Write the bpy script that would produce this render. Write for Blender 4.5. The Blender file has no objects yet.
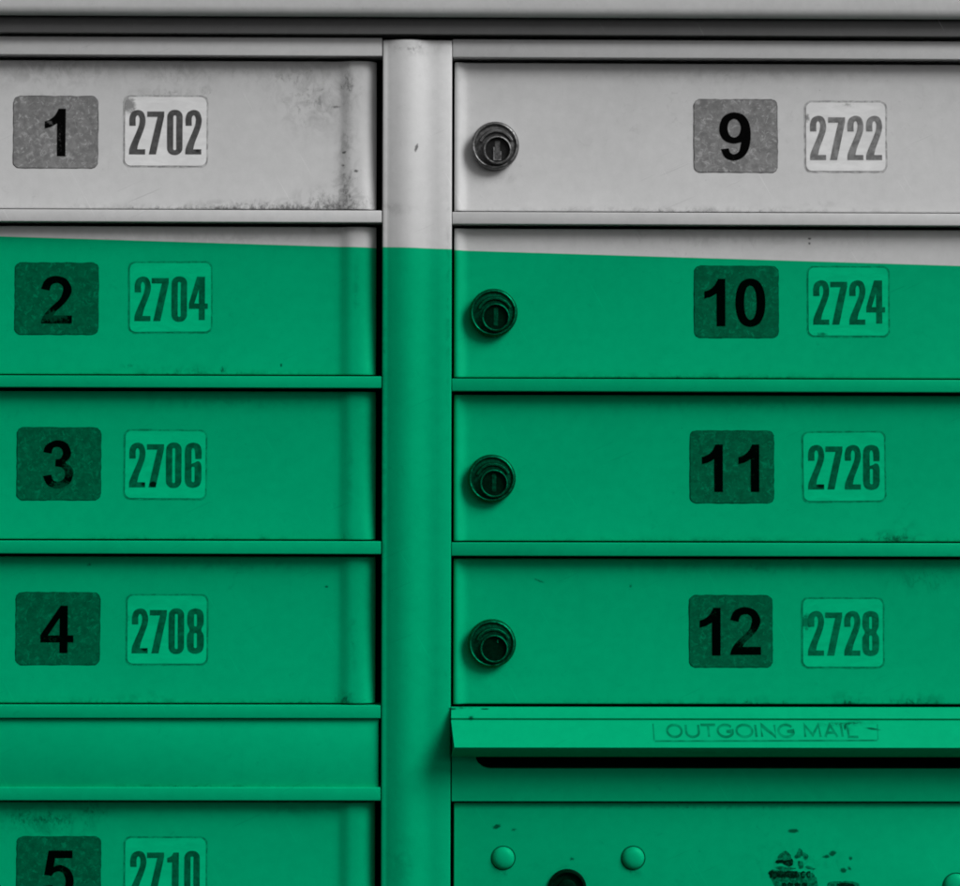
import bpy, bmesh, math, random
from mathutils import Vector, Matrix
random.seed(7)
S = 0.0005                    # one drawing unit = 0.5 mm
ZC = 1.35                     # height of the picture's middle above the pavement
sc = bpy.context.scene
COL = sc.collection

def W(u, v, d):               # drawing units (right, down, towards the street) -> metres
    return Vector(((u - 480) * S, -d * S, ZC - (v - 443) * S))

# ------------------------------------------------------------------ camera
DIST = 2500.0
YAW, ROLL = 0.0127, 0.0023
camd = bpy.data.cameras.new("camera")
cam = bpy.data.objects.new("camera", camd)
COL.objects.link(cam)
CM = Matrix.Rotation(-YAW, 4, 'Z') @ Matrix.Rotation(math.pi / 2, 4, 'X') @ Matrix.Rotation(ROLL, 4, 'Z')
CP = W(480 - DIST * math.sin(YAW), 443, DIST * math.cos(YAW))
cam.matrix_world = Matrix.Translation(CP) @ CM
camd.sensor_fit = 'HORIZONTAL'
camd.sensor_width = 36
camd.lens = 36 * DIST / 960
camd.clip_start = 0.05
camd.clip_end = 500
sc.camera = cam

def can(px, py, d=0.0):
    """where on the cabinet (u, v at depth d) a measured photograph point lies"""
    r = CM.to_3x3() @ Vector(((px - 480) / DIST, -(py - 443) / DIST, -1))
    t = (-d * S - CP.y) / r.y
    p = CP + r * t
    return p.x / S + 480, 443 - (p.z - ZC) / S

# ------------------------------------------------------------------ node helpers
class NT:
    def __init__(s, name):
        s.m = bpy.data.materials.new(name); s.m.use_nodes = True
        s.t = s.m.node_tree; s.t.nodes.clear()
    def n(s, ty, **kw):
        x = s.t.nodes.new(ty)
        for k, v in kw.items(): setattr(x, k, v)
        return x
    def put(s, sock, val):
        if isinstance(val, bpy.types.NodeSocket): s.t.links.new(val, sock)
        else: sock.default_value = val
    def math(s, op, a, b=0.0, c=None, clamp=False):
        x = s.n('ShaderNodeMath', operation=op, use_clamp=clamp)
        s.put(x.inputs[0], a); s.put(x.inputs[1], b)
        if c is not None: s.put(x.inputs[2], c)
        return x.outputs[0]
    def vm(s, op, a, b):
        x = s.n('ShaderNodeVectorMath', operation=op)
        s.put(x.inputs[0], a); s.put(x.inputs[1], b)
        return x
    def noise(s, vec, scale, detail=4, rough=.6, dist=0.0):
        x = s.n('ShaderNodeTexNoise')
        s.put(x.inputs['Vector'], vec); x.inputs['Scale'].default_value = scale
        x.inputs['Detail'].default_value = detail; x.inputs['Roughness'].default_value = rough
        x.inputs['Distortion'].default_value = dist
        return x.outputs['Fac']
    def ramp(s, f, a, b, lo=0.0, hi=1.0):
        x = s.n('ShaderNodeMapRange', clamp=True, interpolation_type='SMOOTHSTEP')
        s.put(x.inputs[0], f)
        for i, v in enumerate((a, b, lo, hi)): s.put(x.inputs[i + 1], v)
        return x.outputs[0]
    def mix(s, f, a, b, blend='MIX'):
        x = s.n('ShaderNodeMix', data_type='RGBA', blend_type=blend, clamp_factor=True)
        s.put(x.inputs[0], f)
        for sock, v in ((x.inputs[6], a), (x.inputs[7], b)):
            s.put(sock, v if isinstance(v, bpy.types.NodeSocket) or len(v) == 4 else (*v, 1))
        return x.outputs[2]
    def val(s, c): return (c, c, c, 1)

GREEN = (0.0, 0.625, 0.277, 1)
_, vl = can(0, 235.3); ul = can(0, 235.3)[0]
ur, vr = can(960, 264.9)
LS = (vr - vl) / (ur - ul)

def finish(T, base, rough, spec=0.35, metallic=0.0, bump=None, bstr=0.1, bdist=0.0002, tintspec=True):
    """lays the two-tone coat over a base colour: bare above the slanted edge, green lacquer below it"""
    pos = T.n('ShaderNodeNewGeometry').outputs['Position']
    sep = T.n('ShaderNodeSeparateXYZ'); T.put(sep.inputs[0], pos)
    # green where z is under the slanted line
    z0 = ZC - (vl + (480 - ul) * LS - 443) * S
    lim = T.math('MULTIPLY_ADD', sep.outputs[0], -LS, z0)
    diff = T.math('SUBTRACT', lim, sep.outputs[2])
    f = T.ramp(diff, -0.00025, 0.00025)
    coat = T.mix(f, (1, 1, 1, 1), GREEN)
    col = T.mix(1.0, base, coat, 'MULTIPLY')
    b = T.n('ShaderNodeBsdfPrincipled')
    T.put(b.inputs['Base Color'], col)
    T.put(b.inputs['Roughness'], rough)
    b.inputs['Metallic'].default_value = metallic
    b.inputs['Specular IOR Level'].default_value = spec
    if tintspec: T.put(b.inputs['Specular Tint'], coat)
    if bump is not None:
        bn = T.n('ShaderNodeBump'); bn.inputs['Strength'].default_value = bstr
        bn.inputs['Distance'].default_value = bdist
        T.put(bn.inputs['Height'], bump); T.put(b.inputs['Normal'], bn.outputs[0])
    o = T.n('ShaderNodeOutputMaterial'); T.put(o.inputs[0], b.outputs[0])
    return T.m

def uvpos(T):
    """surface position in drawing units (u, v, 0)"""
    pos = T.n('ShaderNodeNewGeometry').outputs['Position']
    sep = T.n('ShaderNodeSeparateXYZ'); T.put(sep.inputs[0], pos)
    u = T.math('MULTIPLY_ADD', sep.outputs[0], 1 / S, 480)
    v = T.math('MULTIPLY_ADD', sep.outputs[2], -1 / S, 443 + ZC / S)
    c = T.n('ShaderNodeCombineXYZ'); T.put(c.inputs[0], u); T.put(c.inputs[1], v)
    T.put(c.inputs[2], T.math('MULTIPLY', sep.outputs[1], 1 / S))
    return c.outputs[0]

def blobs(T, P, lst):
    """max over soft ellipses (px, py, ru, rv, strength, rotation)"""
    acc = None
    flat = T.vm('MULTIPLY', P, (1, 1, 0)).outputs[0]
    for (px, py, ru, rv, k, rot) in lst:
        u, v = can(px, py, -6)
        q = T.vm('SUBTRACT', flat, (u, v, 0)).outputs[0]
        if rot:
            r = T.n('ShaderNodeVectorRotate', rotation_type='Z_AXIS'); T.put(r.inputs['Vector'], q)
            r.inputs['Angle'].default_value = math.radians(rot); q = r.outputs[0]
        q = T.vm('MULTIPLY', q, (1 / ru, 1 / rv, 0)).outputs[0]
        l = T.n('ShaderNodeVectorMath', operation='LENGTH'); T.put(l.inputs[0], q)
        m = T.math('MULTIPLY', T.math('SUBTRACT', 1.0, l.outputs['Value'], clamp=True), k)
        acc = m if acc is None else T.math('MAXIMUM', acc, m)
    return acc

MILDEW = [  # grime grown from edges; (x, y, rx, ry, strength, turn)
    (285, 210, 165, 15, 1.3, 0), (335, 210, 70, 32, 1.2, 0), (346, 192, 22, 66, .88, 0), (230, 210, 90, 13, 1.25, 0),
    (346, 85, 24, 56, .78, 0), (346, 145, 18, 70, .68, 0), (296, 76, 80, 30, .66, 0), (315, 100, 70, 55, .68, 0), (60, 70, 120, 30, .6, 0), (170, 72, 90, 24, .6, 0),
    (30, 72, 80, 26, .52, 0), (165, 92, 58, 9, .70, 0), (128, 108, 12, 14, .95, 0), (205, 92, 14, 14, .75, 0),
    (40, 95, 60, 8, .55, 0),
    (190, 375, 70, 16, .82, 0), (222, 371, 12, 9, 1.0, 0), (130, 366, 14, 6, .8, 0), (348, 385, 22, 14, .62, 0),
    (262, 540, 16, 12, .85, 0), (345, 541, 14, 18, .9, 0), (200, 542, 26, 7, .85, 0), (130, 541, 60, 6, .6, 0),
    (120, 704, 190, 9, .95, 0), (310, 704, 90, 9, .95, 0), (346, 702, 20, 16, 1.15, 0), (60, 704, 30, 7, 1.0, 0), (140, 700, 40, 16, .6, 0),
    (50, 822, 76, 26, .95, 0), (20, 820, 40, 22, .9, 0), (90, 812, 40, 20, .8, 0), (300, 812, 70, 12, .5, 0),
    (895, 539, 42, 12, 1.2, 0), (868, 540, 30, 6, .8, 0), (940, 541, 40, 5, .8, 0), (905, 528, 16, 16, .6, 0),
    (925, 580, 60, 22, .72, 0), (760, 568, 60, 12, .62, 0), (925, 576, 10, 22, .75, 0),
    (915, 704, 70, 15, .98, 0), (850, 704, 36, 17, 1.05, 0), (760, 705, 100, 12, .95, 0), (700, 700, 10, 10, .5, 0),
    (820, 205, 30, 8, .5, 0), (420, 44, 50, 6, .5, 0), (462, 707, 20, 2.5, 1.0, 0),
    (842, 721.5, 44, 4, 1.15, 3), (846, 727, 5, 6, .9, 20),
]
for _x, _r, _ys in ((190, 250, (209, 375, 540.5, 704.5)), (700, 330, (212, 378.5, 542.5, 705.5))):
    for _y in _ys:
        MILDEW.append((_x, _y, _r, 8, .84, 0))
        MILDEW.append((_x + 40, _y - 138, _r * .8, 14, .42, 0))
MILDEW += [(356, 300, 6, 70, .55, 0), (350, 470, 7, 60, .5, 0), (352, 640, 8, 62, .6, 0), (505, 178, 30, 10, .5, 0), (505, 344, 28, 10, .5, 0), (505, 676, 30, 12, .55, 0),
           (503, 872, 16, 9, .8, 0), (634, 872, 14, 9, .8, 0), (568, 870, 40, 20, .6, 0), (800, 866, 90, 34, .55, 0), (700, 808, 260, 5, .7, 0),
           (384, 440, 5, 420, .6, 0), (415, 50, 40, 10, .8, 0), (448, 300, 4, 240, .55, 0), (400, 860, 26, 50, .45, 0), (200, 786, 190, 4, .8, 0), (700, 748, 260, 4, .6, 0)]
CHIPS = [
    (416.5, 149, 2.4, 6.5, 1.6, -18), (810.5, 238, 3.2, 2.2, 1.3, 0), (810.5, 243, 2.2, 2.4, 1.3, 0),
    (793.5, 831.5, 8, 3.2, 1.8, 0), (833, 854, 6, 4, 1.7, 20), (827, 857, 6, 3, 1.4, 0), (851, 859, 3.5, 4, 1.2, 0), (844, 871, 5.5, 4, 1.6, 0),
    (850, 869, 3, 4, 1.2, 30), (496.5, 827, 7, 3.6, 1.5, 20), (514, 830, 5, 4, .9, 0), (572, 859.5, 5, 4, .9, 0),
    (471, 716.5, 4.5, 4, 1.3, 0), (452, 708.0, 6, 1.6, 1.6, 0), (485, 708, 7, 1.2, 1.6, 0),
    (539, 581, 11, 2.4, .95, -22), (631, 587, 4, 6, .8, 0), (326, 587, 4, 2.5, 1.1, 0), (281, 365, 2.2, 3, 1.2, 0),
    (868, 726, 14, 1.6, 1.3, -8), (842, 724, 3, 6, 1.3, -30), (88, 565, 5, 4, .9, 30), (336, 106, 10, 3, .8, 0), (700, 852, 3, 3, .6, 0),
    (808, 868, 7, 4, .9, 0), (344, 152, 4, 2.5, 1.3, 0), (356, 171, 4, 2.5, 1.3, 0), (343, 165, 3, 2, 1.1, 0),
]

def near(lst, reg):
    x0, y0, x1, y1 = reg
    return [b for b in lst if (y0 != 707 or b[1] > 706.5) and b[0] + b[2] > x0 and b[0] - b[2] < x1 and b[1] + b[3] > y0 and b[1] - b[3] < y1 and b[4] > 0]

def paint(name, base=0.56, grime=True, rough=.42, region=(-999, -999, 1999, 1999)):
    T = NT(name); P = uvpos(T)
    n1 = T.noise(P, .012, 3, .5)
    n2 = T.noise(P, .09, 5, .65)
    n3 = T.noise(P, .9, 2, .5)
    tone = T.math('MULTIPLY_ADD', n1, .14, .93)
    tone = T.math('MULTIPLY', tone, T.math('MULTIPLY_ADD', n2, .20, .90))
    tone = T.math('MULTIPLY', tone, T.math('MULTIPLY_ADD', n3, .09, .955))
    c = T.n('ShaderNodeCombineColor')
    v = T.math('MULTIPLY', tone, base)
    for i in range(3): T.put(c.inputs[i], v)
    col = c.outputs[0]
    # faint dried run marks, stretched down the sheet
    run = T.noise(T.vm('MULTIPLY', P, (1, .08, 1)).outputs[0], .22, 4, .6)
    col = T.mix(T.ramp(run, .60, .80, 0, .10), col, T.val(.30))
    allover = T.math('MULTIPLY', T.ramp(T.noise(P, .11, 6, .75, 1.2), .56, .72), T.ramp(T.noise(P, .014, 2, .5), .44, .62, 0, .26))
    col = T.mix(allover, col, T.val(.20))
    for ang, off in ((24, 0), (-61, 900)):      # hairline scratches
        vr_ = T.n('ShaderNodeVectorRotate', rotation_type='Z_AXIS'); T.put(vr_.inputs['Vector'], P); vr_.inputs['Angle'].default_value = math.radians(ang)
        q = T.vm('ADD', T.vm('MULTIPLY', vr_.outputs[0], (.022, 1.0, 0)).outputs[0], (off, off, 0)).outputs[0]
        col = T.mix(T.ramp(T.noise(q, .55, 1, .5), .735, .79, 0, .30), col, T.val(.85 if off else .22))
    rr = T.math('MULTIPLY_ADD', n2, .22, rough - .1)
    if grime:
        M = blobs(T, P, near(MILDEW, region) or [(-900, -900, 1, 1, .1, 0)])
        Pj = T.vm('MULTIPLY', P, (1, .6, 1)).outputs[0]
        g = T.noise(Pj, .24, 7, .76, .4)
        f = T.math('ADD', M, T.math('MULTIPLY_ADD', g, 2.6, -1.55))
        f2 = T.ramp(f, .32, 1.05, 0, .80)
        f2 = T.math('MULTIPLY', f2, T.ramp(M, .02, .25))
        sm = T.noise(T.vm('MULTIPLY', P, (1, .75, 1)).outputs[0], .075, 6, .68, .8)
        fs = T.math('MULTIPLY', T.ramp(sm, .42, .66), T.ramp(M, .02, .6, 0, .34))
        col = T.mix(fs, col, T.val(.16))
        col = T.mix(f2, col, T.val(.045))
        C = blobs(T, P, near(CHIPS, region) or [(-900, -900, 1, 1, .1, 0)])
        f3 = T.ramp(T.math('ADD', C, T.math('MULTIPLY_ADD', T.noise(P, .5, 3, .6), 1.1, -.55)), .30, 1.0, 0, .85)
        f3 = T.math('MULTIPLY', f3, T.ramp(C, .05, .3))
        col = T.mix(f3, col, T.val(.045))
        # sparse specks of dirt
        sp = T.noise(P, .34, 2, .5)
        sp2 = T.noise(P, .03, 2, .5)
        col = T.mix(T.math('MULTIPLY', T.ramp(sp, .74, .80, 0, .5), T.ramp(sp2, .5, .62)), col, T.val(.12))
        rr = T.math('ADD', rr, T.math('MULTIPLY', f2, .3), clamp=True)
    b = T.math('ADD', T.math('MULTIPLY', T.noise(P, .55, 3, .6), .35), T.math('MULTIPLY', T.noise(P, .035, 3, .5), 2.2))
    return finish(T, col, rr, .32, 0, b, .22, .00022)

def flatmat(name, fn, rough=.5, spec=.3, metallic=0, bstr=.15, bd=.0001):
    T = NT(name); P = uvpos(T)
    col, bump = fn(T, P)
    return finish(T, col, rough, spec, metallic, bump, bstr, bd)

def num_paper(k=1.0):
  def fn(T, P):
    a = T.noise(P, .14, 5, .72, .6); b = T.noise(P, .15, 6, .78, .9)
    c = T.mix(T.ramp(a, .35, .68), T.val(.135 * k), T.val(.215 * k))
    c = T.mix(T.ramp(b, .52, .63, 0, .75), c, T.val(.38 * k))
    c = T.mix(T.ramp(b, .38, .28, 0, .6), c, T.val(.075 * k))
    return c, b
  return fn
def num_ink(T, P):
    b = T.noise(P, .30, 4, .7, .8); a = T.noise(P, .05, 2, .5)
    f = T.math('MULTIPLY', T.ramp(b, .60, .74, 0, .6), T.ramp(a, .48, .62))
    m = blobs(T, P, [(52, 316, 34, 14, 1.15, 0), (68, 468, 16, 20, 1.0, 0), (60, 486, 22, 12, 1.15, 0), (48, 121, 12, 5, 1.0, -25), (59, 135, 5, 30, .7, 0), (748, 638, 30, 18, 1.05, 0),
                     (712, 614, 12, 14, .6, 0), (52, 640, 18, 10, .6, 0), (738, 480, 30, 14, .55, 0), (62, 872, 12, 20, .5, 0)])
    f = T.math('MAXIMUM', f, T.math('MULTIPLY', T.ramp(T.math('ADD', m, T.math('MULTIPLY_ADD', T.noise(P, .33, 4, .75), 2.2, -1.35)), .25, .75, 0, .85), T.ramp(m, .02, .3)))
    return T.mix(f, T.val(.0015), T.val(.08)), b
def adr_paper(T, P):
    a = T.noise(T.vm('MULTIPLY', P, (1, 2.6, 1)).outputs[0], .05, 4, .6, .5); b = T.noise(P, .4, 3, .6)
    c = T.mix(T.ramp(a, .3, .7), T.val(.66), T.val(.76))
    c = T.mix(T.ramp(b, .66, .8, 0, .4), c, T.val(.45))
    m = blobs(T, P, [(128, 104, 12, 13, 1.3, 0), (122, 620, 10, 16, 1.0, 0), (808, 117, 5, 7, 1.1, 0), (808, 622, 12, 13, 1.3, 0),
                     (822, 334, 12, 4, .9, 0), (160, 838, 10, 4, .6, 0), (850, 104, 12, 4, .7, 0), (153, 481, 4, 3, 0, 0)])
    f = T.ramp(T.math('ADD', m, T.math('MULTIPLY_ADD', T.noise(P, .3, 4, .7), 1.4, -.8)), .2, .8, 0, .8)
    c = T.mix(T.math('MULTIPLY', f, T.ramp(m, .02, .3)), c, T.val(.14))
    return c, a
def adr_ink(lo, hi):
    def fn(T, P):
        b = T.noise(P, .12, 4, .7, .5)
        c = T.mix(T.ramp(b, .35, .68), T.val(lo), T.val(hi))
        m = blobs(T, P, [(152.5, 484.5, 5, 4, 1.4, 0), (144, 649, 5, 4, .9, 0), (143, 484, 5, 4, .7, 0), (822, 486, 8, 4, .8, 0), (197, 150, 5, 4, .6, 0)])
        return T.mix(T.ramp(m, .1, .6), c, T.val(.008)), b
    return fn
def edge_grime(T, P):
    b = T.noise(P, .16, 5, .7, .5)
    return T.mix(T.ramp(b, .36, .66), T.val(.26), T.val(.48)), b
def edge_grime_dark(T, P):
    b = T.noise(P, .2, 4, .7, .5)
    return T.mix(T.ramp(b, .36, .66), T.val(.07), T.val(.15)), b

M_CLEAN = paint('grey_paint_hood', grime=False)
M_STRIP = paint('strip_shade_paint', .13, grime=False)  # dark base carries the shade under the hood
M_DARK = flatmat('dark_interior', lambda T, P: (T.mix(T.noise(P, .1), T.val(.02), T.val(.035)), None), .8, .1)
M_NUM = flatmat('number_decal', num_paper(1.06), .55, .3, 0, .3, .00015)
M_NUMD = flatmat('dark_number_decal', num_paper(.80), .6, .25, 0, .3, .00015)
M_NUMINK = flatmat('number_print', num_ink, .9, .02)
M_ADR = flatmat('address_decal', adr_paper, .45, .3, 0, .2, .0002)
M_INK0 = flatmat('address_print', adr_ink(.055, .10), .6, .15)
M_INK1 = flatmat('worn_address_print', adr_ink(.105, .20), .6, .15)
M_INK2 = flatmat('faded_address_print', adr_ink(.13, .25), .6, .15)
M_EDGE = flatmat('decal_edge_grime', edge_grime, .7, .2)
M_EDGED = flatmat('number_decal_edge', edge_grime_dark, .7, .2)
def lockm(lo, hi, sc_=.35):
    def fn(T, P):
        b = T.noise(P, sc_, 4, .7)
        return T.mix(T.ramp(b, .3, .7), T.val(lo), T.val(hi)), b
    return fn
M_LOCK = flatmat('weathered_lock_metal', lockm(.07, .19), .36, .4, .7, .3, .0002)
M_RIM = flatmat('worn_lock_rim', lockm(.07, .36, .22), .5, .5, .7, .3, .0001)
M_PLUG = flatmat('lock_plug', lockm(.006, .02), .5, .2, .2, .2, .0001)
M_LETTER = flatmat('engraved_letters', lambda T, P: (T.mix(T.ramp(T.noise(P, .08, 3, .6), .35, .7), T.val(.23), T.val(.42)), None), .6, .2)
M_RESID = flatmat('sticker_residue', lambda T, P: (T.mix(T.ramp(T.noise(P, .3, 4, .7), .35, .65), T.val(.10), T.val(.34)), None), .8, .1)
M_RESIDK = flatmat('sticker_residue_print', lambda T, P: (T.mix(T.ramp(T.noise(P, .4, 3, .7), .45, .65), T.val(.015), T.val(.08)), None), .8, .1)

# ------------------------------------------------------------------ mesh helpers
def mesh_obj(name, bm, mats, parent=None, smooth=None, recalc=True, label=None):
    if recalc: bmesh.ops.recalc_face_normals(bm, faces=bm.faces)
    me = bpy.data.meshes.new(name); bm.to_mesh(me); bm.free()
    for m in (mats if isinstance(mats, (list, tuple)) else [mats]): me.materials.append(m)
    if smooth is not None:
        for p in me.polygons: p.use_smooth = True
        me.set_sharp_from_angle(angle=math.radians(smooth))
    o = bpy.data.objects.new(name, me); COL.objects.link(o)
    if parent is not None:
        o.parent = parent
        o.matrix_parent_inverse = parent.matrix_world.inverted()
    if label: o['label'] = label
    return o

def box(bm, u0, u1, v0, v1, d0, d1, bev=0.0, seg=2, mi=0):
    vs = [bm.verts.new(W(u, v, d)) for u in (u0, u1) for v in (v0, v1) for d in (d0, d1)]
    fs = []
    for q in ((0, 1, 3, 2), (4, 6, 7, 5), (0, 4, 5, 1), (2, 3, 7, 6), (0, 2, 6, 4), (1, 5, 7, 3)):
        f = bm.faces.new([vs[i] for i in q]); f.material_index = mi; fs.append(f)
    bmesh.ops.recalc_face_normals(bm, faces=fs)
    if bev:
        es = list({e for f in fs for e in f.edges})
        bmesh.ops.bevel(bm, geom=es, offset=bev * S, segments=seg, profile=.5, affect='EDGES')

def sheet(bm, rows, mi=0, cap=None):
    """rows: list of rows of (u,v,d); quads between them"""
    R = [[bm.verts.new(W(*p)) for p in r] for r in rows]
    for a, b in zip(R, R[1:]):
        for i in range(len(a) - 1):
            f = bm.faces.new((a[i], a[i + 1], b[i + 1], b[i])); f.material_index = mi
    return R

def curve_pts(pts, n=7):
    """closed outline; each point (x, y) corner or (x, y, 1) smooth"""
    out = []; N = len(pts)
    P = [Vector(p[:2]) for p in pts]; sm = [len(p) > 2 for p in pts]
    for i in range(N):
        a, b = P[i], P[(i + 1) % N]
        sa, sb = sm[i], sm[(i + 1) % N]
        out.append(a.copy())
        if not (sa or sb): continue
        ta = (b - P[i - 1]) * .5 if sa else (b - a)
        tb = (P[(i + 2) % N] - a) * .5 if sb else (b - a)
        L = (b - a).length
        if ta.length > L * 1.3: ta = ta.normalized() * L * 1.3
        if tb.length > L * 1.3: tb = tb.normalized() * L * 1.3
        for k in range(1, n):
            t = k / n
            h00 = 2*t**3 - 3*t**2 + 1; h10 = t**3 - 2*t**2 + t; h01 = -2*t**3 + 3*t**2; h11 = t**3 - t**2
            out.append(a * h00 + ta * h10 + b * h01 + tb * h11)
    return out

def rrect(x0, y0, x1, y1, r, n=6):
    out = []
    for cx, cy, a0 in ((x1 - r, y0 + r, -90), (x1 - r, y1 - r, 0), (x0 + r, y1 - r, 90), (x0 + r, y0 + r, 180)):
        for k in range(n + 1):
            a = math.radians(a0 + 90 * k / n)
            out.append(Vector((cx + r * math.cos(a), cy + r * math.sin(a))))
    return out

def fill(bm, loops, depth, mi=0, thick=0.0):
    """fills outer loop(s) and holes; loops of (u,v); depth: fn(u,v)->d ; thick adds side walls back"""
    cu = bpy.data.curves.new('outline', 'CURVE'); cu.dimensions = '2D'; cu.fill_mode = 'BOTH'
    for L in loops:
        s = cu.splines.new('POLY'); s.points.add(len(L) - 1); s.use_cyclic_u = True
        for i, p in enumerate(L): s.points[i].co = (p[0], p[1], 0, 1)
    o = bpy.data.objects.new('outline', cu)
    me = bpy.data.meshes.new_from_object(o)
    vs = [bm.verts.new(W(v.co.x, v.co.y, depth(v.co.x, v.co.y))) for v in me.vertices]
    new = []
    for p in me.polygons:
        try: f = bm.faces.new([vs[i] for i in p.vertices])
        except ValueError: continue
        f.material_index = mi; new.append(f)
    for f in new:
        f.normal_update()
        if f.normal.y > 0: f.normal_flip()
    bpy.data.objects.remove(o); bpy.data.curves.remove(cu); bpy.data.meshes.remove(me)
    if thick:
        for L in loops:
            a = [bm.verts.new(W(p[0], p[1], depth(p[0], p[1]))) for p in L]
            b = [bm.verts.new(W(p[0], p[1], depth(p[0], p[1]) - thick)) for p in L]
            n = len(L)
            for i in range(n):
                f = bm.faces.new((a[i], a[(i + 1) % n], b[(i + 1) % n], b[i])); f.material_index = mi
    bmesh.ops.remove_doubles(bm, verts=bm.verts, dist=1e-7)

def ribbon(bm, pts, w, depth, mi=0, closed=False):
    P = [Vector(p) for p in pts]; n = len(P); L, R = [], []
    for i in range(n):
        if closed: a, b = P[i - 1], P[(i + 1) % n]
        else: a, b = P[max(i - 1, 0)], P[min(i + 1, n - 1)]
        t = (b - a).normalized(); nn = Vector((-t.y, t.x))
        k = 1.0
        if 0 < i < n - 1 or closed:
            t1 = (P[i] - P[i - 1]).normalized(); c = max(.5, abs(t.dot(t1))); k = 1 / c
        L.append(P[i] + nn * w / 2 * k); R.append(P[i] - nn * w / 2 * k)
    lv = [bm.verts.new(W(p.x, p.y, depth(p.x, p.y))) for p in L]
    rv = [bm.verts.new(W(p.x, p.y, depth(p.x, p.y))) for p in R]
    for i in range(n if closed else n - 1):
        j = (i + 1) % n
        f = bm.faces.new((lv[i], lv[j], rv[j], rv[i])); f.material_index = mi
        f.normal_update()
        if f.normal.y > 0: f.normal_flip()

# ------------------------------------------------------------------ lettering
s = 1
BOLD = {   # heavy plain figures, 100 units high
 '1': [[(44, 0), (44, 100), (26, 100), (26, 31), (14, 38, s), (0, 42), (0, 27), (12, 22, s), (22, 13, s), (29, 0)]],
 '0': [[(31.5, -1, s), (50, 6, s), (60, 25, s), (63, 50, s), (60, 75, s), (50, 94, s), (31.5, 101, s), (13, 94, s), (3, 75, s), (0, 50, s), (3, 25, s), (13, 6, s)],
       [(31.5, 14, s), (39, 19, s), (43.5, 33, s), (44.5, 50, s), (43.5, 67, s), (39, 81, s), (31.5, 86, s), (24, 81, s), (19.5, 67, s), (18.5, 50, s), (19.5, 33, s), (24, 19, s)]],
 '2': [[(0, 26), (6.5, 10, s), (17, 2, s), (33, -1, s), (53, 6, s), (64, 26, s), (59, 44, s), (46, 60, s), (32, 73, s), (26, 82), (65, 82), (65, 99), (0, 99),
        (3, 88, s), (11, 75, s), (26, 60, s), (40, 46, s), (46, 28, s), (43, 18, s), (33, 14, s), (22, 18, s), (17.5, 30)]],
 '3': [[(0, 24), (6, 9, s), (27, -1, s), (49, 5, s), (58, 24, s), (55, 37, s), (47, 46, s), (58, 54, s), (63, 69, s), (55, 90, s), (31, 100, s), (9, 92, s), (0, 74),
        (17, 71), (21, 82, s), (31, 86, s), (42, 81, s), (46, 69, s), (40, 57, s), (25, 53), (26, 39), (36, 37, s), (41, 26, s), (37, 16, s), (28, 13, s), (20, 17, s), (17, 27)]],
 '4': [[(42, 0), (57, 0), (57, 62), (69, 62), (69, 77), (57, 77), (57, 99), (40, 99), (40, 77), (0, 77), (0, 61)], [(40, 26), (40, 62), (16, 62)]],
 '5': [[(9, 0), (59, 0), (59, 16), (23, 16), (20, 34), (34, 30, s), (54, 41, s), (62, 64, s), (54, 90, s), (30, 100, s), (8, 92, s), (0, 74), (17, 72), (21, 82, s),
        (30, 86, s), (41, 80, s), (45, 64, s), (40, 48, s), (31, 43.5, s), (22, 46, s), (16, 53), (0, 51)]],
 '9': [[(32, -1, s), (51, 5, s), (63, 23, s), (66, 50, s), (61, 78, s), (48, 95, s), (30, 101, s), (12, 95, s), (3, 77), (19.5, 75), (23, 84, s), (31, 87.5, s), (41, 81, s), (46, 62),
        (38, 64, s), (27, 65, s), (11, 59, s), (1.5, 46, s), (0, 30, s), (5, 13, s), (16, 3, s)],
       [(31, 13, s), (41, 19, s), (45, 32, s), (41, 46, s), (31, 52, s), (21, 46, s), (17.5, 32, s), (21, 19, s)]],
}
def cap_rect(x0, y0, x1, y1, r): return rrect(x0, y0, x1, y1, r, 5)
NARROW = {  # tall condensed figures, 100 units high
 '2': [[(1, 35), (1, 18, s), (6, 5, s), (19, -.5, s), (31, 4, s), (36.5, 18, s), (36, 33, s), (30, 52, s), (22, 73, s), (18.5, 88), (36.5, 88), (36.5, 99.5), (0.5, 99.5),
        (1.5, 86, s), (8, 69, s), (16.5, 49, s), (22.5, 32, s), (23.5, 18, s), (19.3, 11.5, s), (15, 17, s), (15, 35)]],
 '7': [[(0, 3), (38, 3), (38, 14), (20, 99.5), (4, 99.5), (23, 15), (0, 15)]],
 '0': 'o',
 '4': [[(17.5, 0), (35.5, 0), (35.5, 60), (42, 60), (42, 72), (35.5, 72), (35.5, 97), (22, 97), (22, 72), (0, 72), (0, 60)], [(22, 27), (22, 60), (12, 60)]],
 '1': [[(14, 3), (26, 3), (26, 100), (11, 100), (11, 25), (0, 25), (0, 15), (9, 11, s)]],
 '6': [[(37, 36), (37, 17, s), (32, 4, s), (18.5, -.5, s), (5, 4, s), (0, 17, s), (0, 50, s), (0, 83, s), (5, 96, s), (18.5, 100.5, s), (32, 96, s), (37, 83, s), (37, 68, s), (37, 53, s),
        (34, 43.5, s), (28, 41, s), (22.5, 44), (14.8, 47), (14.8, 17, s), (18.5, 11.5, s), (22.3, 17, s), (23.3, 36)], 'h', (15, 53, 22, 88)],
 '8': [[(18.5, -.5, s), (32, 4, s), (36.5, 15, s), (36.5, 34, s), (31.5, 47.5, s), (37, 60, s), (37, 84, s), (32, 96, s), (18.5, 100.5, s), (5, 96, s), (0, 84, s), (0, 60, s), (5.5, 47.5, s),
        (.5, 34, s), (.5, 15, s), (5, 4, s)], 'h', (15.2, 12, 21.8, 40), 'h', (15, 54, 22, 88)],
}
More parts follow.
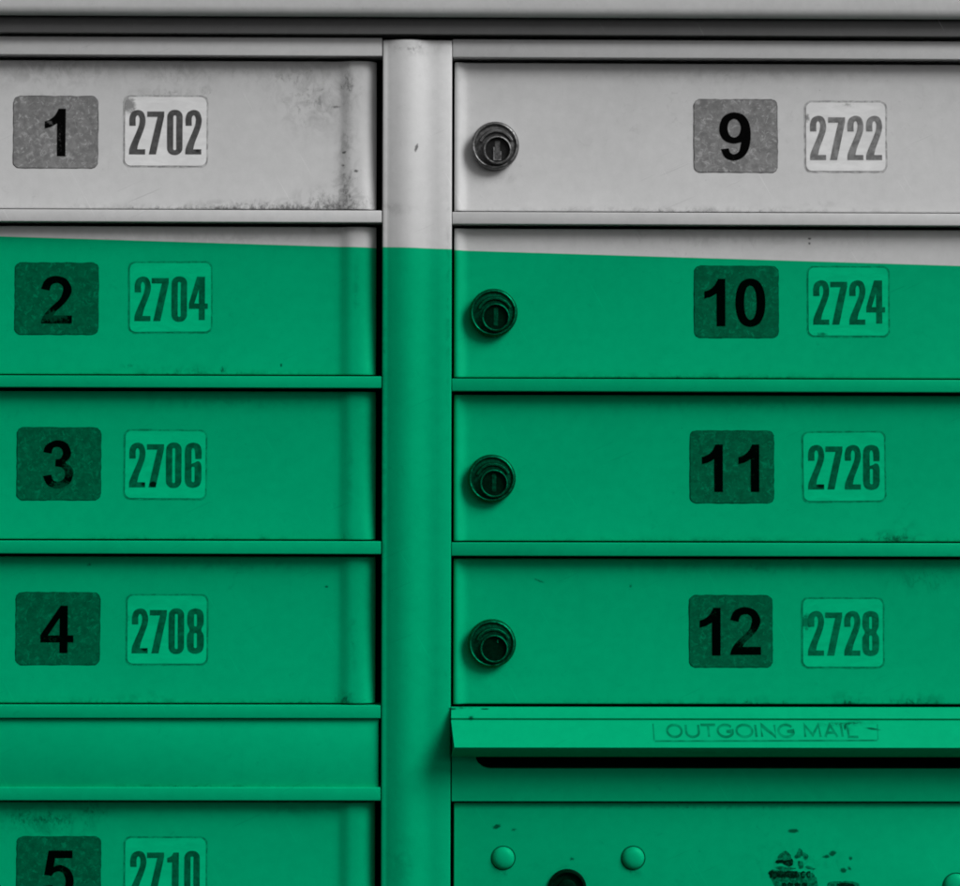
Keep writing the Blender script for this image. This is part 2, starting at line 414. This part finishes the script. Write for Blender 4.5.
def glyph_loops(font, ch):
    g = font[ch]
    if g == 'o': return [cap_rect(0, -.8, 34.5, 101, 15.5), cap_rect(13.8, 11.5, 20.7, 90, 3.4)]
    out = []; i = 0
    while i < len(g):
        if g[i] == 'h': out.append(cap_rect(*g[i + 1], 3.4)); i += 2
        else: out.append(curve_pts(g[i])); i += 1
    return out
def put_glyph(bm, font, ch, px, py, sc_, depth, mi, d):
    u0, v0 = can(px, py, d)
    loops = [[(u0 + p[0] * sc_, v0 + p[1] * sc_) for p in L] for L in glyph_loops(font, ch)]
    fill(bm, loops, depth, mi)

ARC = lambda cx, cy, rx, ry, a0, a1, n=14: [(cx + rx * math.cos(math.radians(a0 + (a1 - a0) * k / n)), cy + ry * math.sin(math.radians(a0 + (a1 - a0) * k / n))) for k in range(n + 1)]
THIN = {  # single-line capitals in a unit box (list of open lines)
 'O': [ARC(.5, .5, .5, .5, -90, 268, 26)], 'U': [[(0, 0), (0, .55)] + ARC(.5, .6, .5, .4, 180, 0, 10) + [(1, .55), (1, 0)]],
 'T': [[(0, 0), (1, 0)], [(.5, .08), (.5, 1)]], 'G': [ARC(.5, .5, .5, .5, -40, -355, 24) + [(.55, .55)]],
 'I': [[(0, 0), (0, 1)]], 'N': [[(0, 1), (0, 0), (1, 1), (1, 0)]], 'M': [[(0, 1), (.05, 0), (.5, .85), (.95, 0), (1, 1)]],
 'A': [[(0, 1), (.5, 0), (1, 1)], [(.22, .66), (.78, .66)]], 'L': [[(0, 0), (0, 1), (1, 1)]],
 'S': [[(.95, .15), (.5, 0), (.08, .2), (.2, .42), (.8, .56), (.95, .8), (.5, 1), (.05, .85)]], 'E': [[(1, 0), (0, 0), (0, 1), (1, 1)], [(.05, .5), (.85, .5)]],
 'R': [[(0, 1), (0, 0), (.8, .05), (.9, .3), (.7, .5), (.1, .52)], [(.5, .55), (1, 1)]], 'V': [[(0, 0), (.5, 1), (1, 0)]], 'C': [ARC(.5, .5, .5, .5, -45, -315, 14)],
 '.': [[(.3, .85), (.5, 1)]],
}
def thin_text(bm, items, py, h, w, depth, mi, d):
    k = 0
    for ch, x0, x1 in items:
        for st in THIN[ch]:
            k += 1
            pts = []
            for (x, y) in st:
                pts.append(can(x0 + (x1 - x0) * x, py + h * y, d))
            ribbon(bm, pts, w, lambda u, v, kk=k: depth(u, v) + .03 * (kk % 4), mi)

# ------------------------------------------------------------------ the mailbox
root = bpy.data.objects.new('cluster_mailbox', None); COL.objects.link(root)
root.location = W(415, 1180, -300)
root['label'] = 'grey metal cluster mailbox with numbered doors, painted green below a slanted edge'
root['category'] = 'mailbox'
bpy.context.view_layer.update()

XL, XR = -226.0, 1058.0        # inner faces of the outer posts
L0, L1 = XL, 381.2             # left column opening
R0, R1 = 451.6, XR             # right column opening
yl = lambda y: can(190, y)[1]
yr = lambda y: can(707, y)[1]

# centre post and outer posts -------------------------------------------------
def post(u0, u1, top, bulge=True, label=None):
    bm = bmesh.new()
    w = u1 - u0
    prof = [(0, -30), (0, -.6), (.5, .2), (1.2, .6), (4.0, .6), (5.2, .75)]
    if bulge:
        k = (w) / 68.0
        for x, h in ((7, 1.5), (10, 2.4), (14, 3.6), (18, 4.5), (22, 5.0), (26, 5.05), (30, 4.6), (34, 3.8), (38, 2.8), (41, 2.05), (44, 1.4), (47, .95), (50, .72), (54, .62)):
            prof.append((x * k, h))
    prof += [(w - 1.3, .6), (w - .5, .2), (w, -.6), (w, -30)]
    rows = []
    for v in (top, top + 1, 300, 600, 900, 1099, 1100):
        rows.append([(u0 + x, v, h - (.5 if v in (top, 1100) and h > -20 else 0)) for x, h in prof])
    sheet(bm, rows)
    # ends
    for v in (top, 1100):
        vs = [bm.verts.new(W(u0 + x, v, h - (.5 if h > -20 else 0))) for x, h in prof]
        bm.faces.new(vs)
    bmesh.ops.remove_doubles(bm, verts=bm.verts, dist=1e-7)
    return mesh_obj('post', bm, M_CLEAN if not (0 < u0 < 900) else paint('post_paint', region=(382, -99, 451, 1200)), root, 40, label=label)
post(can(383.0 - 1.1, 443)[0], can(451.2, 443)[0], can(415, 40.3)[1], label='centre post with a rounded bulge between the two columns of doors')
post(XL - 68, XL - .8, can(-200, 36)[1], label='left outer post of the mailbox')
post(XR + .8, XR + 68, can(1050, 41)[1], label='right outer post of the mailbox')

# rails -----------------------------------------------------------------------
def rail(col, y0, y1, d1=0.0, label=None):
    f, (a, b) = (yl, (L0, L1)) if col == 'l' else (yr, (R0, R1))
    bm = bmesh.new()
    box(bm, a, b, f(y0), f(y1), -30, d1, .9, 3)
    return mesh_obj('rail', bm, M_CLEAN, root, 50, label=label)
rail('l', 36.9, 55.4); rail('r', 40.3, 58.4)
LR = [(209.9, 222.0), (375.9, 387.7), (541.1, 553.9), (705.3, 718.3), (787.3, 800.6)]
RR = [(212.8, 224.9), (379.3, 391.8), (543.0, 556.3)]
for a, b in LR: rail('l', a, b)
for a, b in RR: rail('r', a, b)
rail('l', 960, 973); rail('l', 1080, 1099); rail('r', 1080, 1099)

# cabinet shell with recess under the hood -------------------------------------
bm = bmesh.new()
CU0, CU1, CB = XL - 64, XR + 64, -760
box(bm, CU0 - 4, CU0, 20, 1098, CB, -4)          # side walls
box(bm, CU1, CU1 + 4, 20, 1098, CB, -4)
box(bm, CU0, CU1, 20, 1098, CB - 4, CB)          # back
box(bm, CU0 - 4, CU1 + 4, 1098, 1104, CB - 4, -2)
mesh_obj('cabinet_shell', bm, M_CLEAN, root, label='plain sides, back and base of the mailbox cabinet')
# inner bulkheads: what the door gaps look into
bm = bmesh.new()
zs = yr(728); ze = yr(790)
box(bm, CU0 + 2, CU1 - 2, 40, zs, -66, -62)
box(bm, CU0 + 2, R0 - 4, zs, ze, -66, -62)
box(bm, CU0 + 2, CU1 - 2, ze, 1096, -66, -62)
box(bm, R0 - 3, R0 - 1, 40, 1096, -60, -31)
box(bm, L1 + 1, L1 + 3, 40, 1096, -60, -31)
box(bm, R0, R1, ze - 6, ze - 3, -400, -31)
mesh_obj('bulkhead', bm, M_DARK, root, label='dark inner sheet metal behind the door gaps')

# hood -------------------------------------------------------------------------
bm = bmesh.new()
H = 23.0
hb = can(480, 16.8, H - 4)[1]
prof = [(H - 12, hb - 3), (H - 9.5, hb - .6), (H - 7.5, hb), (H - 7, hb)]
for k in range(9):
    a = math.radians(90 - 90 * k / 8)
    prof.append((H - 6.8 + 6.8 * math.cos(a), hb - 11 + 11 * math.sin(a)))
prof += [(H + 4, hb - 40), (H - 2, hb - 52), (H - 12, hb - 60), (-300, hb - 84), (CB - 20, hb - 50), (CB - 20, hb), (CB - 14, hb), (CB - 14, hb - 40), (-300, hb - 72), (H - 12, hb - 44)]
ua, ub = CU0 - 26, CU1 + 26
rows = [[(u, v, d) for d, v in prof + prof[:1]] for u in (ua, 100, 480, 900, ub)]
sheet(bm, rows)
for u in (ua, ub):
    bm.faces.new([bm.verts.new(W(u, v, d)) for d, v in prof])
bmesh.ops.remove_doubles(bm, verts=bm.verts, dist=1e-7)
mesh_obj('hood', bm, M_CLEAN, root, 35, label='overhanging grey metal hood along the top')
# recessed strip under it
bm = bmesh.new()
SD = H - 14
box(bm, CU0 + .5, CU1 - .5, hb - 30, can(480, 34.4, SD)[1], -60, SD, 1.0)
mesh_obj('recessed_strip', bm, M_STRIP, root, 40, label='strip set back under the hood, coloured dark for the shade there')

# doors ------------------------------------------------------------------------
def lock(parent, px, py, dep, r=24.0, plugged=True):
    """round cam lock; dep = depth of the door face there"""
    cx, cy = can(px, py, dep + 10)
    HS = 1.2
    bm = bmesh.new()
    N = 56
    def ring(prof, ox=0, oy=0, mi=0, base=dep):
        R = []
        for rr, h in prof:
            R.append([bm.verts.new(W(cx + ox + rr * math.cos(2 * math.pi * k / N), cy + oy + rr * math.sin(2 * math.pi * k / N), base + h * HS)) for k in range(N)])
        for a, b in zip(R, R[1:]):
            for k in range(N):
                f = bm.faces.new((a[k], a[(k + 1) % N], b[(k + 1) % N], b[k])); f.material_index = mi; f.smooth = True
        return R
    def disc(rr, h, ox, oy, mi):
        f = bm.faces.new([bm.verts.new(W(cx + ox + rr * math.cos(2 * math.pi * k / N), cy + oy + rr * math.sin(2 * math.pi * k / N), dep + h * HS)) for k in range(N)])
        f.material_index = mi
    g = r / 24.0
    ox, oy = 2.2 * g, 4.8 * g
    # body, outer bead, dished face
    ring([(23.2 * g, -2), (24 * g, 0), (24 * g, 7.5), (23.4 * g, 8.6), (22.4 * g, 9.2)])
    ring([(22.4 * g, 9.2), (21.8 * g, 9.5), (21.1 * g, 9.2)], 0, 0, 1)
    ring([(21.1 * g, 9.2), (20.3 * g, 8.2), (19.4 * g, 7.2), (17.5 * g, 7.4), (10 * g, 8.2), (3, 8.3), (.01, 8.3)])
    # raised plug collar, thin bright edge
    ring([(14.6 * g, 6), (14.3 * g, 11.0), (13.7 * g, 11.9)], ox, oy)
    ring([(13.7 * g, 11.9), (12.9 * g, 12.1), (12.3 * g, 11.6)], ox, oy, 1)
    ring([(12.3 * g, 11.6), (11.9 * g, 9.0)], ox, oy, 2)
    disc(11.95 * g, 9.0, ox, oy, 2)
    # key slot on the plug: a bar with a fine bright edge
    if not plugged:
        c0, c1 = cx + ox, cy + oy
        if plugged is None: box(bm, c0 + 2.5, c0 + 4.2, c1 - 9, c1 - 5.5, dep + 9.02 * HS, dep + 9.8 * HS, .3, 1, 1)
        else: box(bm, c0 - 2.2, c0 + 2.2, c1 - 9.5, c1 + 8.5, dep + 9.02 * HS, dep + 9.5 * HS, .4, 1, 0)
    else:
        sw = 2.7 * g
        for (a0, a1, b0, b1, hh, mi) in ((-sw - 1.3, -sw, -3, 10.2, 9.9, 1), (sw, sw + 1.2, 1, 10.2, 9.9, 1), (-sw, sw, 9.0, 10.2, 9.9, 1), (-sw * .9, sw * .9, -9, 8.6, 9.4, 0)):
            c0, c1 = cx + ox, cy + oy
            box(bm, c0 + a0, c0 + a1, c1 + b0 * g, c1 + b1 * g, dep + 9.02 * HS, dep + hh * HS, 0, 1, mi)
    # crescent guard above the plug
    A = [math.radians(a) for a in range(-158, -24, 6)]
    ri, ro = 15.2 * g, 18.2 * g
    sec = [(ro + 1.2, 7.6), (ro, 10.8), (ro - .8, 11.6), (ri + .8, 11.6), (ri, 10.6), (ri - .4, 7.6)]
    R = []
    for a in A:
        R.append([bm.verts.new(W(cx + ox * .6 + rr * math.cos(a), cy + oy * .55 + rr * math.sin(a), dep + h * HS)) for rr, h in sec])
    for a, b in zip(R, R[1:]):
        for k in range(len(sec) - 1):
            f = bm.faces.new((a[k], a[k + 1], b[k + 1], b[k])); f.smooth = True
            f.material_index = 1 if k == 1 else 0
    for e in (R[0], R[-1]): bm.faces.new(e)
    o = mesh_obj('lock', bm, [M_LOCK, M_RIM, M_PLUG], parent, None)
    o.data.set_sharp_from_angle(angle=math.radians(40))
    return o

def rect_decal(name, parent, rc, depth, mats, glyphs, font, gs, rot=0.0, label=None, grow=1.3, rad=7.0):
    x0, y0, x1, y1 = rc
    u0, v0 = can(x0, y0, -8); u1, v1 = can(x1, y1, -8)
    cu_, cv_ = (u0 + u1) / 2, (v0 + v1) / 2
    bm = bmesh.new()
    def rt(L):
        a = math.radians(rot); c, s_ = math.cos(a), math.sin(a)
        return [(cu_ + (p[0] - cu_) * c - (p[1] - cv_) * s_, cv_ + (p[0] - cu_) * s_ + (p[1] - cv_) * c) for p in L]
    wob = lambda L, a: [(p[0] + random.uniform(-a, a), p[1] + random.uniform(-a, a)) for p in L]
    def edge(L, k):   # extra points so the outline can waver a little
        out = []
        for i, p in enumerate(L):
            q = L[(i + 1) % len(L)]
            n = max(1, int(math.hypot(q[0] - p[0], q[1] - p[1]) / 5))
            for j in range(n): out.append((p[0] + (q[0] - p[0]) * j / n, p[1] + (q[1] - p[1]) * j / n))
        return wob(out, k)
    fill(bm, [edge(rt(rrect(u0, v0, u1, v1, rad)), .35)], lambda u, v: depth(u, v) + .12, 0)
    fill(bm, [edge(rt(rrect(u0 + grow, v0 + grow, u1 - grow, v1 - grow, rad - 1)), .12)], lambda u, v: depth(u, v) + .55, 1, .40)
    for ch, px, py in glyphs:
        put_glyph(bm, font, ch, px, py, gs, lambda u, v: depth(u, v) + .75, 2, -8)
    o = mesh_obj(name, bm, mats, parent, recalc=False, label=label)
    return o

def door(col, y0, y1, label, dt=-13, db=-6.5, name='mailbox_door', flat=False):
    """y0,y1: the rail edges above and below in the photo"""
    f = yl if col == 'l' else yr
    v0, v1 = f(y0) + 3.4, f(y1) - 1.5
    if col == 'l': u0, u1 = L0 + 2, can(375.4, 443, -6)[0]
    else: u0, u1 = can(453.9, 443, -5)[0], R1 - 8
    def dep(u, v):
        t = min(1, max(0, (v - v0) / (v1 - v0)))
        return dt + (db - dt) * t - 12 * t * (1 - t)
    lr = [(0, -12), (0, 1.6), (.4, 3.0), (1.2, 3.8), (2.6, 4.2), (3.8, 4.15), (5.2, 3.7), (7.2, 2.6), (9.4, 1.4), (11.4, .6), (13.6, .15), (17, 0)]
    rr = [(-44, 0), (-38.5, .1), (-36, .5), (-33.5, 1.3), (-30.5, 2.5), (-27.5, 3.5), (-25, 4.0), (-22.5, 4.15), (-17, 4.1), (-13, 3.7), (-9.5, 2.7), (-6.5, 1.2), (-3.6, -.9), (-1.2, -3.2), (0, -5.0), (0, -12)]
    if flat:
        lr = [(0, -12), (0, -.9), (.4, -.2), (1.2, 0), (3, 0)]; rr = [(-3, 0), (-1.2, 0), (-.4, -.2), (0, -.9), (0, -12)]
    prof = [(u0 + x, h) for x, h in lr] + [(u0 + (u1 - u0) * t, 0) for t in (.2, .4, .6, .8)] + [(u1 + x, h) for x, h in rr]
    bm = bmesh.new()
    vs = [v0, v0 + .25, v0 + .9, v0 + 2] + [v0 + (v1 - v0) * k / 16 for k in range(1, 16)] + [v1 - 2, v1 - .9, v1 - .25, v1]
    rows = []
    for v in vs:
        e = min(v - v0, v1 - v)
        dip = -1.3 if e < .1 else (-.45 if e < .5 else (-.1 if e < 1.5 else 0))
        rows.append([(u, v, dep(u, v) + (h if h <= -12 + .01 else h + dip)) for u, h in prof])
    sheet(bm, rows)
    for v, row in ((v0, rows[0]), (v1, rows[-1])):
        back = [(p[0], v, min(row[0][2], -30)) for p in row]
        sheet(bm, [row, back])
    bmesh.ops.remove_doubles(bm, verts=bm.verts, dist=1e-7)
    o = mesh_obj(name, bm, paint('door_paint', region=(-300, y0, 380, y1) if col == 'l' else (452, y0, 1100, y1)), root, 38, label=label)
    return o, dep

NS, AS = 4.6 / 9.6, 4.3 / 9.6
def z(ox, oy, x, y): return ox + x / 9.6, oy + y / 9.6
DOORS = [
 # col, top, bottom, number, rect, glyphs, address, rect, glyphs, faded, rot, lock
 ('l', 55.4, 209.9, '1', (12.3, 94.9, 97.7, 168.4), [(375, 220)], (5, 85), '2702', (122.6, 94.2, 207.7, 167.5), (115, 85), (130, 305, 497, 670), 235, 0, 0, (-188, 150)),
 ('l', 222.0, 375.9, '2', (13.7, 261.8, 98.1, 335.0), [(340, 201)], (5, 255), '2704', (127.5, 260.7, 212.2, 333.6), (120, 255), (133, 300, 492, 660), 205, 1, -.4, (-188, 316)),
 ('l', 387.7, 541.1, '3', (15.7, 427.0, 100.6, 500.7), [(361, 198)], (5, 420), '2706', (122.8, 429.2, 206.7, 500.2), (115, 420), (130, 303, 487, 668), 219, 1, .3, (-188, 482)),
 ('l', 553.9, 705.3, '4', (14.6, 592.3, 99.6, 665.5), [(335, 200)], (5, 585), '2708', (125.0, 594.2, 207.8, 665.8), (115, 585), (155, 330, 512, 690), 230, 1, 0, (-188, 646)),
 ('l', 800.6, 960, '5', (15.4, 837.0, 100.4, 910.5), [(370, 530)], (5, 796), '2710', (122.7, 837.2, 206.8, 910.0), (115, 796), (138, 303, 497, 662), 537, 1, 0, (-188, 890)),
 ('r', 58.4, 212.8, '9', (693.8, 98.3, 778.4, 172.8), [(335, 212)], (685, 90), '2722', (804.9, 99.9, 887.7, 172.8), (795, 90), (148, 325, 507, 687), 243, 2, 0, (495.2, 145.5)),
 ('r', 224.9, 379.3, '10', (694.2, 265.0, 779.3, 338.3), [(190, 177), (489, 178)], (685, 260), '2724', (807.3, 265.4, 890.5, 337.6), (800, 260), (130, 298, 478, 645), 193, 1, 0, (493.6, 312.6)),
 ('r', 391.8, 543.0, '11', (690.0, 430.2, 774.7, 503.7), [(167, 185), (518, 185)], (685, 425), '2726', (802.3, 430.9, 886.7, 502.8), (795, 425), (130, 300, 482, 662), 193, 1, -.5, (491.8, 478.5)),
 ('r', 556.3, 706.2, '12', (689.3, 595.2, 773.2, 668.0), [(145, 173), (438, 171)], (685, 590), '2728', (801.7, 597.6, 885.2, 668.8), (795, 590), (128, 297, 477, 655), 206, 2, 0, (492.0, 643.6)),
]
STATE = {'1': 'with dark mildew along its bottom and hinge edge, bare grey', '2': 'just under the slanted edge of the green', '3': 'the cleaner green one below 2', '4': 'above the blank panel',
         '5': 'lowest in the left column', '9': 'bare grey with a round lock', '10': 'crossed by the slanted edge of the green, with a round lock',
         '11': 'green with a small dark smear at its bottom right', '12': 'just above the outgoing mail flap'}
for (col, ya, yb, num, nr, ng, no, adr, ar, ao, ax, ay, faded, rot, lk) in DOORS:
    o, dep = door(col, ya, yb, f'mailbox door {num} {STATE[num]}, address {adr}')
    gl = [(ch, *z(no[0], no[1], x, y)) for ch, (x, y) in zip(num, ng)]
    rect_decal('number_sticker', o, nr, dep, [M_EDGED, M_NUM if num in '19' else M_NUMD, M_NUMINK], gl, BOLD, NS, 0, f'dark worn sticker reading {num}', grow=.8)
    gl = [(ch, *z(ao[0], ao[1], x, ay)) for ch, x in zip(adr, ax)]
    rect_decal('address_sticker', o, ar, dep, [M_EDGE, M_ADR, (M_INK0, M_INK1, M_INK2)[faded]], gl, NARROW, AS, rot, f'pale sticker reading {adr}', grow=1.9)
    if col == 'r':
        lock(o, lk[0], lk[1], dep(0, can(lk[0], lk[1])[1]), plugged={'9': True, '12': None}.get(num, False))

# blank panel left ---------------------------------------------------------------
bm = bmesh.new()
box(bm, L0 + 1, L1 - 2.0, yl(718.3) + 1.2, yl(787.3) + .2, -26, -4.5, .7, 2)
mesh_obj('blank_panel', bm, paint('panel_paint', region=(-300, 719, 380, 787)), root, 45, label='blank panel between door 4 and door 5')

# outgoing mail slot ---------------------------------------------------------------
bm = bmesh.new()
pv0, pv1 = yr(706.2) + 2, yr(801.6)
su0, su1 = can(475.5, 760, -3)[0], R1 - 26
sv0, sv1 = yr(735), can(700, 768.6, -3)[1]
hole = [(su0, sv0), (su1, sv0)] + [(su1 - 13 + 13 * math.cos(a), sv1 - 13 + 13 * math.sin(a)) for a in [math.radians(x) for x in range(0, 91, 15)]] \
     + [(su0 + 15 - 15 * math.sin(a), sv1 - 13 + 13 * math.cos(a)) for a in [math.radians(x) for x in range(0, 91, 15)]]
u_ = R0 + 1
fill(bm, [[(u_, pv0), (R1, pv0), (R1, pv1), (u_, pv1)], hole], lambda u, v: -3.0, 0, 6)
slot = mesh_obj('mail_slot', bm, paint('slot_plate_paint', region=(452, 758, 1100, 802)), root, None, recalc=False, label='slotted plate behind the outgoing mail flap, its slot black')

# the flap : profile (photo y, depth)
pr = [(706.9, -2), (707.6, 1.0), (708.6, 2.4), (718.2, 8.6), (718.8, 8.4), (719.2, 6.6), (719.9, 6.6), (720.3, 9.0), (721.2, 10.2), (734, 23.5), (746.6, 36.0), (747.6, 36.8), (748.6, 36.0), (756.9, 16.0)]
P2 = [(can(700, y, d)[1], d) for y, d in pr]
P2 += [(P2[-1][0] - 1.2, 15.0), (P2[10][0] - 1.5, 33.0), (P2[3][0] + 3, 3), (P2[1][0] + 3, -2)]
bm = bmesh.new()
ul0 = can(450.6, 712)[0]
def lu(d): return ul0 + .6 + max(0, d - 12) * .13
rows = []
A = [(lu(d), v, d) for v, d in P2]; B = [(R1 + 0.5 - max(0, d - 12) * .13, v, d) for v, d in P2]
M_ = [[(A[i][0] + (B[i][0] - A[i][0]) * t, A[i][1], A[i][2]) for i in range(len(A))] for t in (0, .0012, .25, .5, .75, 1)]
rows = [r + r[:1] for r in M_]
sheet(bm, rows)
for r in (M_[0], M_[-1]): bm.faces.new([bm.verts.new(W(*p)) for p in r])
bmesh.ops.remove_doubles(bm, verts=bm.verts, dist=1e-7)
flap = mesh_obj('mail_flap', bm, paint('flap_paint', region=(448, 707, 1100, 757)), slot, 30, label='projecting flap over the mail slot, engraved OUTGOING MAIL')
# engraved lettering on the flap's sloping face
def fd(u, v):
    for (va, da), (vb, db_) in zip(P2[8:11], P2[9:11]):
        if v <= vb or (vb, db_) == P2[10]:
            return da + (db_ - da) * (v - va) / (vb - va) + .22
bm = bmesh.new()
OM = [('O', 667, 681.5), ('U', 686, 698.6), ('T', 701, 715.6), ('G', 717.6, 733), ('O', 736.3, 752), ('I', 755.6, 756), ('N', 761.3, 774.8), ('G', 778.3, 793.6),
      ('M', 804.2, 819.6), ('A', 824.2, 836.4), ('I', 841.4, 841.8), ('L', 847.6, 857)]
thin_text(bm, OM, 725.2, 10.6, 2.3, fd, 0, 18)
fr = [can(653, 723.5, 12), can(654, 740, 27), can(655.5, 741.0, 28)]
ribbon(bm, fr[:2], 1.1, lambda u, v: fd(u, v) + .14)
ribbon(bm, [can(655, 740.6, 28), can(760, 740.4, 28), can(877, 740.0, 28)], 1.3, lambda u, v: fd(u, v) + .18)
ribbon(bm, [can(877.6, 739.4, 27), can(877.4, 724, 13)], .7, lambda u, v: fd(u, v) + .14)
mesh_obj('engraved_lettering', bm, M_LETTER, slot, recalc=False, label='faint engraved words OUTGOING MAIL')

# parcel door lower right ------------------------------------------------------------
bm = bmesh.new()
pt = yr(804.4)
box(bm, can(453.9, 850)[0], R1 - 3, pt, 1078, -28, -9.4, .9, 3)
pdoor = mesh_obj('parcel_door', bm, paint('lower_door_paint', region=(452, 804, 1100, 1100)), root, 45, label='large plain lower door with rivets and a torn sticker')
def rivet(px, py, r):
    cx, cy = can(px, py, -2)
    bm = bmesh.new(); N = 32; R = []
    for rr, h in ((r + .4, -1), (r, .6), (r * .94, 1.9), (r * .82, 3.1), (r * .64, 4.1), (r * .42, 4.7), (r * .2, 5.0)):
        R.append([bm.verts.new(W(cx + rr * math.cos(2 * math.pi * k / N), cy + rr * math.sin(2 * math.pi * k / N), -9.4 + h)) for k in range(N)])
    for a, b in zip(R, R[1:]):
        for k in range(N): bm.faces.new((a[k], a[(k + 1) % N], b[(k + 1) % N], b[k]))
    bm.faces.new(R[-1])
    # dark seat ring
    a = [bm.verts.new(W(cx + (r + 1.3) * math.cos(2 * math.pi * k / N), cy + (r + 1.3) * math.sin(2 * math.pi * k / N), -9.25)) for k in range(N)]
    f = bm.faces.new(a); f.material_index = 1
    return mesh_obj('rivet', bm, [M_CLEAN, M_EDGED], pdoor, 60)
rivet(503.3, 859.2, 11.2); rivet(633.6, 859.2, 11.2); rivet(957.5, 887.5, 12.6)
# keyed lock, deep and dark
cx, cy = can(567.5, 889.5, -2)
bm = bmesh.new(); N = 48; R = []
for rr, h, mi in ((19.4, -1, 0), (19.4, 2.6, 0), (18.4, 3.8, 0), (16.6, 4.0, 0), (15.2, 3.0, 0), (14.6, .5, 0), (9.5, .2, 0), (9.0, 3.4, 1), (7.6, 3.9, 1), (.01, 3.9, 1)):
    R.append(([bm.verts.new(W(cx + rr * math.cos(2 * math.pi * k / N), cy + rr * math.sin(2 * math.pi * k / N), -9.4 + h)) for k in range(N)], mi))
for (a, _), (b, mi) in zip(R, R[1:]):
    for k in range(N):
        f = bm.faces.new((a[k], a[(k + 1) % N], b[(k + 1) % N], b[k])); f.material_index = mi
mesh_obj('lock', bm, [M_PLUG, M_PLUG], pdoor, 40, label='black round lock between two rivets')
# remains of a sticker
bm = bmesh.new()
dp = lambda k: (lambda u, v: -9.4 + k)
def blob(pts, k, mi, jag=.5):
    L = curve_pts([(*can(x, y, -4), 1) for x, y in pts], 4)
    L = [(p[0] + random.uniform(-jag, jag), p[1] + random.uniform(-jag, jag)) for p in L]
    fill(bm, [L], dp(k), mi)
blob([(769, 874), (773, 870.5), (790, 871), (800, 873), (812, 873.5), (816, 877), (818.5, 884), (818, 890), (810, 897), (790, 898), (778, 890), (773, 882)], .12, 0)
blob([(778.5, 857), (783, 853), (787, 852), (791, 855), (791.5, 860), (785, 861), (779, 861)], .12, 0)
blob([(776, 863.5), (779, 860.5), (787, 861), (793, 860), (793, 866), (788, 867), (783, 864.5)], .24, 1)
blob([(795, 857), (798, 853), (799, 849.5), (801, 849.5), (804, 852.5), (808, 855), (809, 859), (806, 861), (803.5, 857), (800, 858.5), (797, 859.5)], .16, 0, .6)
blob([(799, 862), (803, 862), (804, 868), (801, 870), (799, 867)], .14, 0)
blob([(776, 868), (786, 867.5), (797, 869), (790, 870.6), (778, 870)], .13, 0)
blob([(768.5, 873.5), (774, 871.5), (776.5, 875), (776, 879.5), (772.5, 878)], .26, 1)
blob([(777.5, 872.6), (786, 872.2), (798, 872.8), (799, 878.4), (788, 878.8), (778, 877.6)], .24, 1, .7)
blob([(829, 884), (836, 882.5), (850, 882.2), (860, 885), (858, 892), (840, 893), (830, 889)], .12, 0)
blob([(838, 885), (846, 883.6), (856, 886), (850, 889), (840, 889)], .22, 1)
blob([(806, 867), (812, 868), (817, 869.5), (813, 871), (808, 869.4)], .12, 0)
sv = [('S', 770.5, 773), ('E', 775, 777.5), ('R', 779.5, 782.2), ('V', 783.8, 786.6), ('I', 788.5, 788.8), ('C', 790.8, 793.6), ('E', 795.6, 798), ('C', 802, 806), ('C', 807.8, 811.6), ('.', 813, 814.5)]
thin_text(bm, sv, 872.6, 5.4, 1.5, dp(.34), 1, -4)
for x0, x1 in ((783, 787), (788.5, 794), (795.5, 801), (802.5, 808)):
    blob([(x0, 884.2), ((x0 + x1) / 2, 883.4), (x1, 884.4), (x1 - .4, 888.5), ((x0 + x1) / 2, 889.6), (x0 + .4, 888.4)], .34, 1, .6)
mesh_obj('torn_sticker', bm, [M_RESID, M_RESIDK], pdoor, recalc=False, label='scraped remains of a sticker with small black lettering')

# ------------------------------------------------------------------ daylight
AZ = math.atan2(1.28, -1.0); EL = math.radians(39)
sx, sy, sz = math.sin(AZ) * math.cos(EL), math.cos(AZ) * math.cos(EL), math.sin(EL)
w = bpy.data.worlds.new("World"); sc.world = w; w.use_nodes = True
nt = w.node_tree; nt.nodes.clear()
sky = nt.nodes.new('ShaderNodeTexSky'); sky.sky_type = 'NISHITA'; sky.sun_disc = False
sky.sun_elevation = EL; sky.sun_rotation = AZ; sky.air_density = 1.5; sky.dust_density = 4.0
bw = nt.nodes.new('ShaderNodeRGBToBW'); bg = nt.nodes.new('ShaderNodeBackground'); ow = nt.nodes.new('ShaderNodeOutputWorld')
nt.links.new(sky.outputs[0], bw.inputs[0]); nt.links.new(bw.outputs[0], bg.inputs[0]); nt.links.new(bg.outputs[0], ow.inputs[0])
bg.inputs[1].default_value = 0.058
ld = bpy.data.lights.new('sun', 'SUN'); ld.energy = 2.0; ld.angle = math.radians(27); ld.color = (1, 1, 1)
sun = bpy.data.objects.new('sun', ld); COL.objects.link(sun)
sun.rotation_euler = Vector((-sx, -sy, -sz)).to_track_quat('-Z', 'Y').to_euler()

sc.view_settings.view_transform = 'Standard'; sc.view_settings.look = 'None'
sc.view_settings.exposure = 0.40; sc.view_settings.gamma = 1.0
sc.render.engine = 'CYCLES'
sc.cycles.pixel_filter_type = 'BLACKMAN_HARRIS'
sc.cycles.filter_width = 1.9
